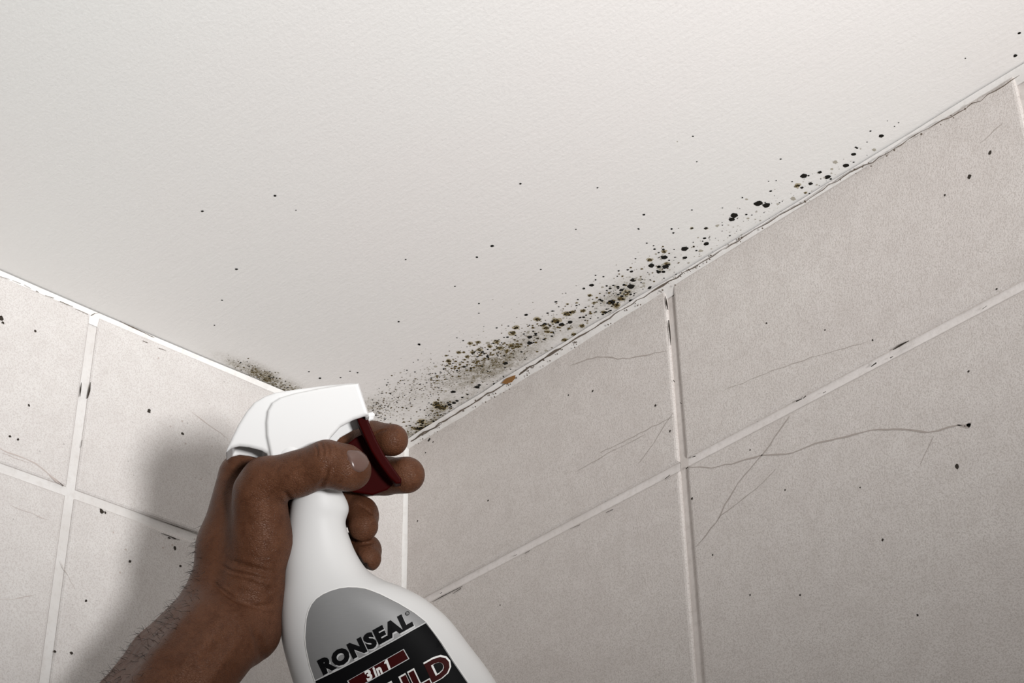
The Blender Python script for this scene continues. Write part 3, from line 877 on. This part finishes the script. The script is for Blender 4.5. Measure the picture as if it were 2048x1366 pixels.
# fingers, each smooth in itself and folding against its neighbour
def finger(pts, joints):
    P = np.array([grip(*p[:3]) for p in pts]); R_ = max(p[3] for p in pts) + 22
    a0 = np.clip(np.floor((P.min(0) - R_ - hand.lo) / H).astype(int), 0, None)
    a1 = np.minimum(np.ceil((P.max(0) + R_ - hand.lo) / H).astype(int), hand.n - 1)
    g = Field(hand.lo + a0 * H, hand.lo + a1 * H - 1e-6, H)
    g.chain(pts, 8)
    for j in joints: g.cone(grip(*j[:3]), grip(*j[:3]), j[3], j[3], 8)
    g_sl = tuple(slice(a0[i], a0[i] + g.n[i]) for i in range(3))
    hand.smin(g_sl, g.F, 5)
finger([(484, 952, -58, 46), (560, 925, -105, 40), (640, 905, -138, 38), (700, 886, -118, 35), (742, 877, -88, 34), (784, 880, -46, 33)], [(748, 878, -82, 35)])
finger([(478, 1000, -100, 45), (560, 985, -140, 40), (650, 975, -158, 39), (715, 960, -135, 37), (765, 953, -105, 37), (813, 950, -55, 37.5)], [(775, 951, -98, 38.5)])
finger([(470, 1055, -108, 43), (560, 1050, -118, 38), (640, 1036, -112, 36), (700, 1018, -92, 34), (722, 1026, -70, 33), (726, 1052, -34, 31)], [(724, 1034, -62, 33)])
finger([(480, 1108, -95, 39), (560, 1110, -105, 34), (650, 1104, -112, 31), (712, 1092, -84, 29), (732, 1098, -62, 28.5), (736, 1117, -30, 27)], [(733, 1103, -56, 29)])
# keep clear of the bottle it grips
sl, X, Y, Z = hand.box(grip(540, 900, 0) - np.array([80, 20, 170]), grip(1000, 1520, 0) + np.array([10, 10, 170]))
bd = np.full(np.broadcast(X, Y, Z).shape, 1e3, np.float32)
for s0 in range(0, 16):
    pa, pb = SA[s0], SA[s0 + 1]
    a = (grip(pa[0], pa[1]) + grip(pa[2], pa[3])) / 2; b = (grip(pb[0], pb[1]) + grip(pb[2], pb[3])) / 2
    wa, wb = np.linalg.norm(grip(pa[0], pa[1]) - grip(pa[2], pa[3])) / 2, np.linalg.norm(grip(pb[0], pb[1]) - grip(pb[2], pb[3])) / 2
    ua = grip(pb[2], pb[3]) - grip(pb[0], pb[1]); ua /= np.linalg.norm(ua)
    va = np.array([-ua[1], ua[0], 0])           # roughly along the bottle
    L = (b - a) @ va
    t = np.clip(((X - a[0]) * va[0] + (Y - a[1]) * va[1]) / L, 0, 1)
    cx, cy = a[0] + (b[0] - a[0]) * t, a[1] + (b[1] - a[1]) * t
    u = (X - cx) * ua[0] + (Y - cy) * ua[1]; v = (X - cx) * va[0] + (Y - cy) * va[1]
    ww = wa + (wb - wa) * t; dd = pa[4] + (pb[4] - pa[4]) * t
    rad = np.sqrt((u / ww) ** 2 + (Z / dd) ** 2)
    q = (rad - 1) * np.minimum(ww, dd)
    bd = np.minimum(bd, np.sqrt(np.maximum(q, 0) ** 2 + v ** 2 * (np.abs(v) > 8)) + np.minimum(q, 0) * (np.abs(v) <= 8))
f = hand.F[sl]
kk = 5.0
hh = np.clip(.5 - .5 * (f + (bd - 1.0)) / kk, 0, 1)
hand.F[sl] = f * (1 - hh) - (bd - 1.0) * hh + kk * hh * (1 - hh)
V, Q = surface_nets(hand.F, hand.lo, hand.h)
# keep the largest shell only
par = np.arange(len(V))
for _ in range(200):
    m = par[Q].min(1)
    new_par = par.copy()
    for c in range(4): np.minimum.at(new_par, Q[:, c], m)
    new_par = new_par[new_par]
    if (new_par == par).all(): break
    par = new_par
ids, cn = np.unique(par, return_counts=True)
keep = par == ids[cn.argmax()]
remap = np.cumsum(keep) - 1
Q = remap[Q[keep[Q[:, 0]]]]; V = V[keep]
def relax(V, Q, it, lam):
    for _ in range(it):
        S = np.zeros_like(V); N = np.zeros(len(V))
        for a, b in ((0, 1), (1, 2), (2, 3), (3, 0)):
            np.add.at(S, Q[:, a], V[Q[:, b]]); np.add.at(N, Q[:, a], 1)
            np.add.at(S, Q[:, b], V[Q[:, a]]); np.add.at(N, Q[:, b], 1)
        V = V + lam * (S / N[:, None] - V)
    return V
V = relax(V, Q, 3, .5)
def vnormals(V, Q):
    n = np.cross(V[Q[:, 2]] - V[Q[:, 0]], V[Q[:, 3]] - V[Q[:, 1]])
    N = np.zeros_like(V)
    for c in range(4): np.add.at(N, Q[:, c], n)
    return N / (np.linalg.norm(N, axis=1)[:, None] + 1e-9)
N = vnormals(V, Q)
dep = D0 - V[:, 2] * UNIT
px = 1024 + FPX * V[:, 0] * UNIT / dep; py = 683 + FPX * V[:, 1] * UNIT / dep
facing = np.clip(N[:, 2] * 3 + .2, 0, 1)
def seg_dist(pts):
    d = np.full(len(V), 1e9); tt = np.zeros(len(V)); n = len(pts) - 1
    for i in range(n):
        a = np.array(pts[i], float); e = np.array(pts[i + 1], float) - a
        wx, wy = px - a[0], py - a[1]
        t = np.clip((wx * e[0] + wy * e[1]) / (e @ e), 0, 1)
        q = np.hypot(wx - e[0] * t, wy - e[1] * t)
        m = q < d
        d[m] = q[m]; tt[m] = (i + t[m]) / n
    return d, tt
disp = np.zeros(len(V))
CREASES = [([(457, 1120), (481, 1129), (518, 1139), (556, 1148)], 5, 3.5), ([(452, 1158), (484, 1158), (508, 1167), (534, 1181), (560, 1166)], 5, 4.5), ([(433, 1176), (474, 1200), (512, 1214), (556, 1208)], 5, 3.5), ([(470, 1142), (505, 1152), (548, 1164)], 4, 2.5), ([(503, 1248), (518, 1286), (529, 1330)], 6, 4.5),
           ([(420, 1160), (452, 1186), (490, 1212)], 4, 2.0), ([(440, 1130), (462, 1142), (490, 1150)], 4, 2.0),
           ([(588, 1008), (576, 996), (566, 980)], 5, 3.5), ([(588, 1022), (572, 1010)], 4, 2.0), ([(637, 978), (650, 957), (656, 930)], 6, 3.0), ([(628, 884), (634, 900), (634, 918)], 3.5, 1.4), ([(640, 882), (647, 898), (646, 915)], 3.5, 1.6), ([(652, 884), (658, 900), (657, 914)], 3.5, 1.4), ([(668, 890), (672, 902)], 3.5, 1.0),
           ([(745, 870), (760, 862), (775, 858)], 4, 1.0), ([(718, 1008), (735, 1020), (745, 1030)], 4, 1.2), ([(697, 1080), (722, 1088), (752, 1083)], 5, 2.5)]
for pts, dpt, sg in [(c[0], c[1] * .62, c[2]) for c in CREASES]:
    d, t = seg_dist(pts)
    disp -= dpt * np.exp(-.5 * (d / (sg + .8)) ** 2) * np.clip(np.sin(np.pi * np.clip(t, .02, .98)) * 1.6, 0, 1)
    disp += .35 * dpt * np.exp(-.5 * ((d - 2.6 * sg) / (sg * 1.1)) ** 2) * np.sin(np.pi * np.clip(t, .02, .98))
# tendons along the wrist
for pts, hgt, sg in [([(470, 1210), (400, 1290), (320, 1380)], 4.5, 9), ([(500, 1250), (440, 1330), (390, 1400)], 4, 8), ([(478, 1100), (470, 1010), (500, 950)], 3, 10), ([(430, 1160), (350, 1260), (260, 1370)], 3.5, 10), ([(452, 1250), (380, 1330)], 3, 7)]:
    d, t = seg_dist(pts)
    disp += hgt * np.exp(-.5 * (d / sg) ** 2) * np.sin(np.pi * np.clip(t, .02, .98))
V2 = V + N * (disp * facing)[:, None]
hand_me = fast_mesh('person', to_world(V2), Q)
person = link('person', hand_me, M_skin, None, True)
person['label'] = 'left forearm and hand of a person squeezing the red trigger of a white spray bottle'
person['category'] = 'person'

hb = bmesh.new(); hb.from_mesh(hand_me)
HAND_BVH = BVHTree.FromBMesh(hb)
hb.free()
# thumb nail: a curved plate with its own thickness
NAIL = smooth_closed([(690, 901), (712, 899), (728, 905), (738, 917), (738, 930), (730, 941), (719, 946), (705, 940), (698, 922)], 2)
nb = bmesh.new()
nb.faces.new([nb.verts.new((x, y, 0)) for x, y in NAIL])
for axn in (0, 1):
    for c in np.arange(680, 960, 3.0):
        if (axn == 0 and not 690 < c < 738) or (axn == 1 and not 899 < c < 946): continue
        co = [0, 0, 0]; co[axn] = c; no = [0, 0, 0]; no[axn] = 1
        bmesh.ops.bisect_plane(nb, geom=nb.verts[:] + nb.edges[:] + nb.faces[:], plane_co=co, plane_no=no)
sdn = sd_poly(NAIL, np.array([v.co.x for v in nb.verts]), np.array([v.co.y for v in nb.verts]))
bad = []
for v, s in zip(nb.verts, sdn):
    p = project(HAND_BVH, v.co.x, v.co.y, .00055 * min(1, max(0, -s / 4) ** .5) - .0001)
    if p is None: bad.append(v)
    else: v.co = p
if bad: bmesh.ops.delete(nb, geom=bad, context='VERTS')
for f_ in nb.faces:
    if f_.normal.dot(Vector(RM[2])) > 0: f_.normal_flip()
nail = finish('thumbnail', nb, [M_nail], person, True)
nail['label'] = 'pale thumbnail'

# fine dark hairs along the back of the wrist and forearm
hair = bmesh.new()
W2 = to_world(V2)
wn = np.stack([N[:, 0], N[:, 1], -N[:, 2]], 1) @ RM
cand = np.where((px < 440) & (py > 1050) & (py < 1400) & (N[:, 0] < -.35) & (np.abs(N[:, 2]) < .75))[0]
along = RM.T @ np.array([-.35, .75, 0.0])
hrng = random.Random(11)
for i in hrng.sample(list(cand), min(320, len(cand))):
    p = Vector(W2[i]); n_ = Vector(wn[i]); t_ = (n_ * hrng.uniform(.35, .9) + Vector(along) * hrng.uniform(-.2, 1.0) + Vector((hrng.gauss(0, .2), hrng.gauss(0, .2), hrng.gauss(0, .2)))).normalized()
    L_ = hrng.uniform(.0018, .0050); prev = None
    curl = Vector(along) * hrng.uniform(-.1, .5)
    for k in range(5):
        q = p + t_ * (L_ * k / 4) + curl * (L_ * (k / 4) ** 2)
        r_ = .00012 * (1 - .8 * k / 4)
        s1 = t_.orthogonal().normalized(); s2 = t_.cross(s1)
        cur = [hair.verts.new(q + s1 * r_ * math.cos(a) + s2 * r_ * math.sin(a)) for a in (0, 2.094, 4.189)]
        if prev:
            for c in range(3): hair.faces.new((prev[c], prev[(c + 1) % 3], cur[(c + 1) % 3], cur[c]))
        prev = cur
ho = finish('arm_hair', hair, [plain('dark_hair', (0.015, 0.010, 0.008), .5)], person)
ho['kind'] = 'stuff'
ho['label'] = 'short dark hairs'
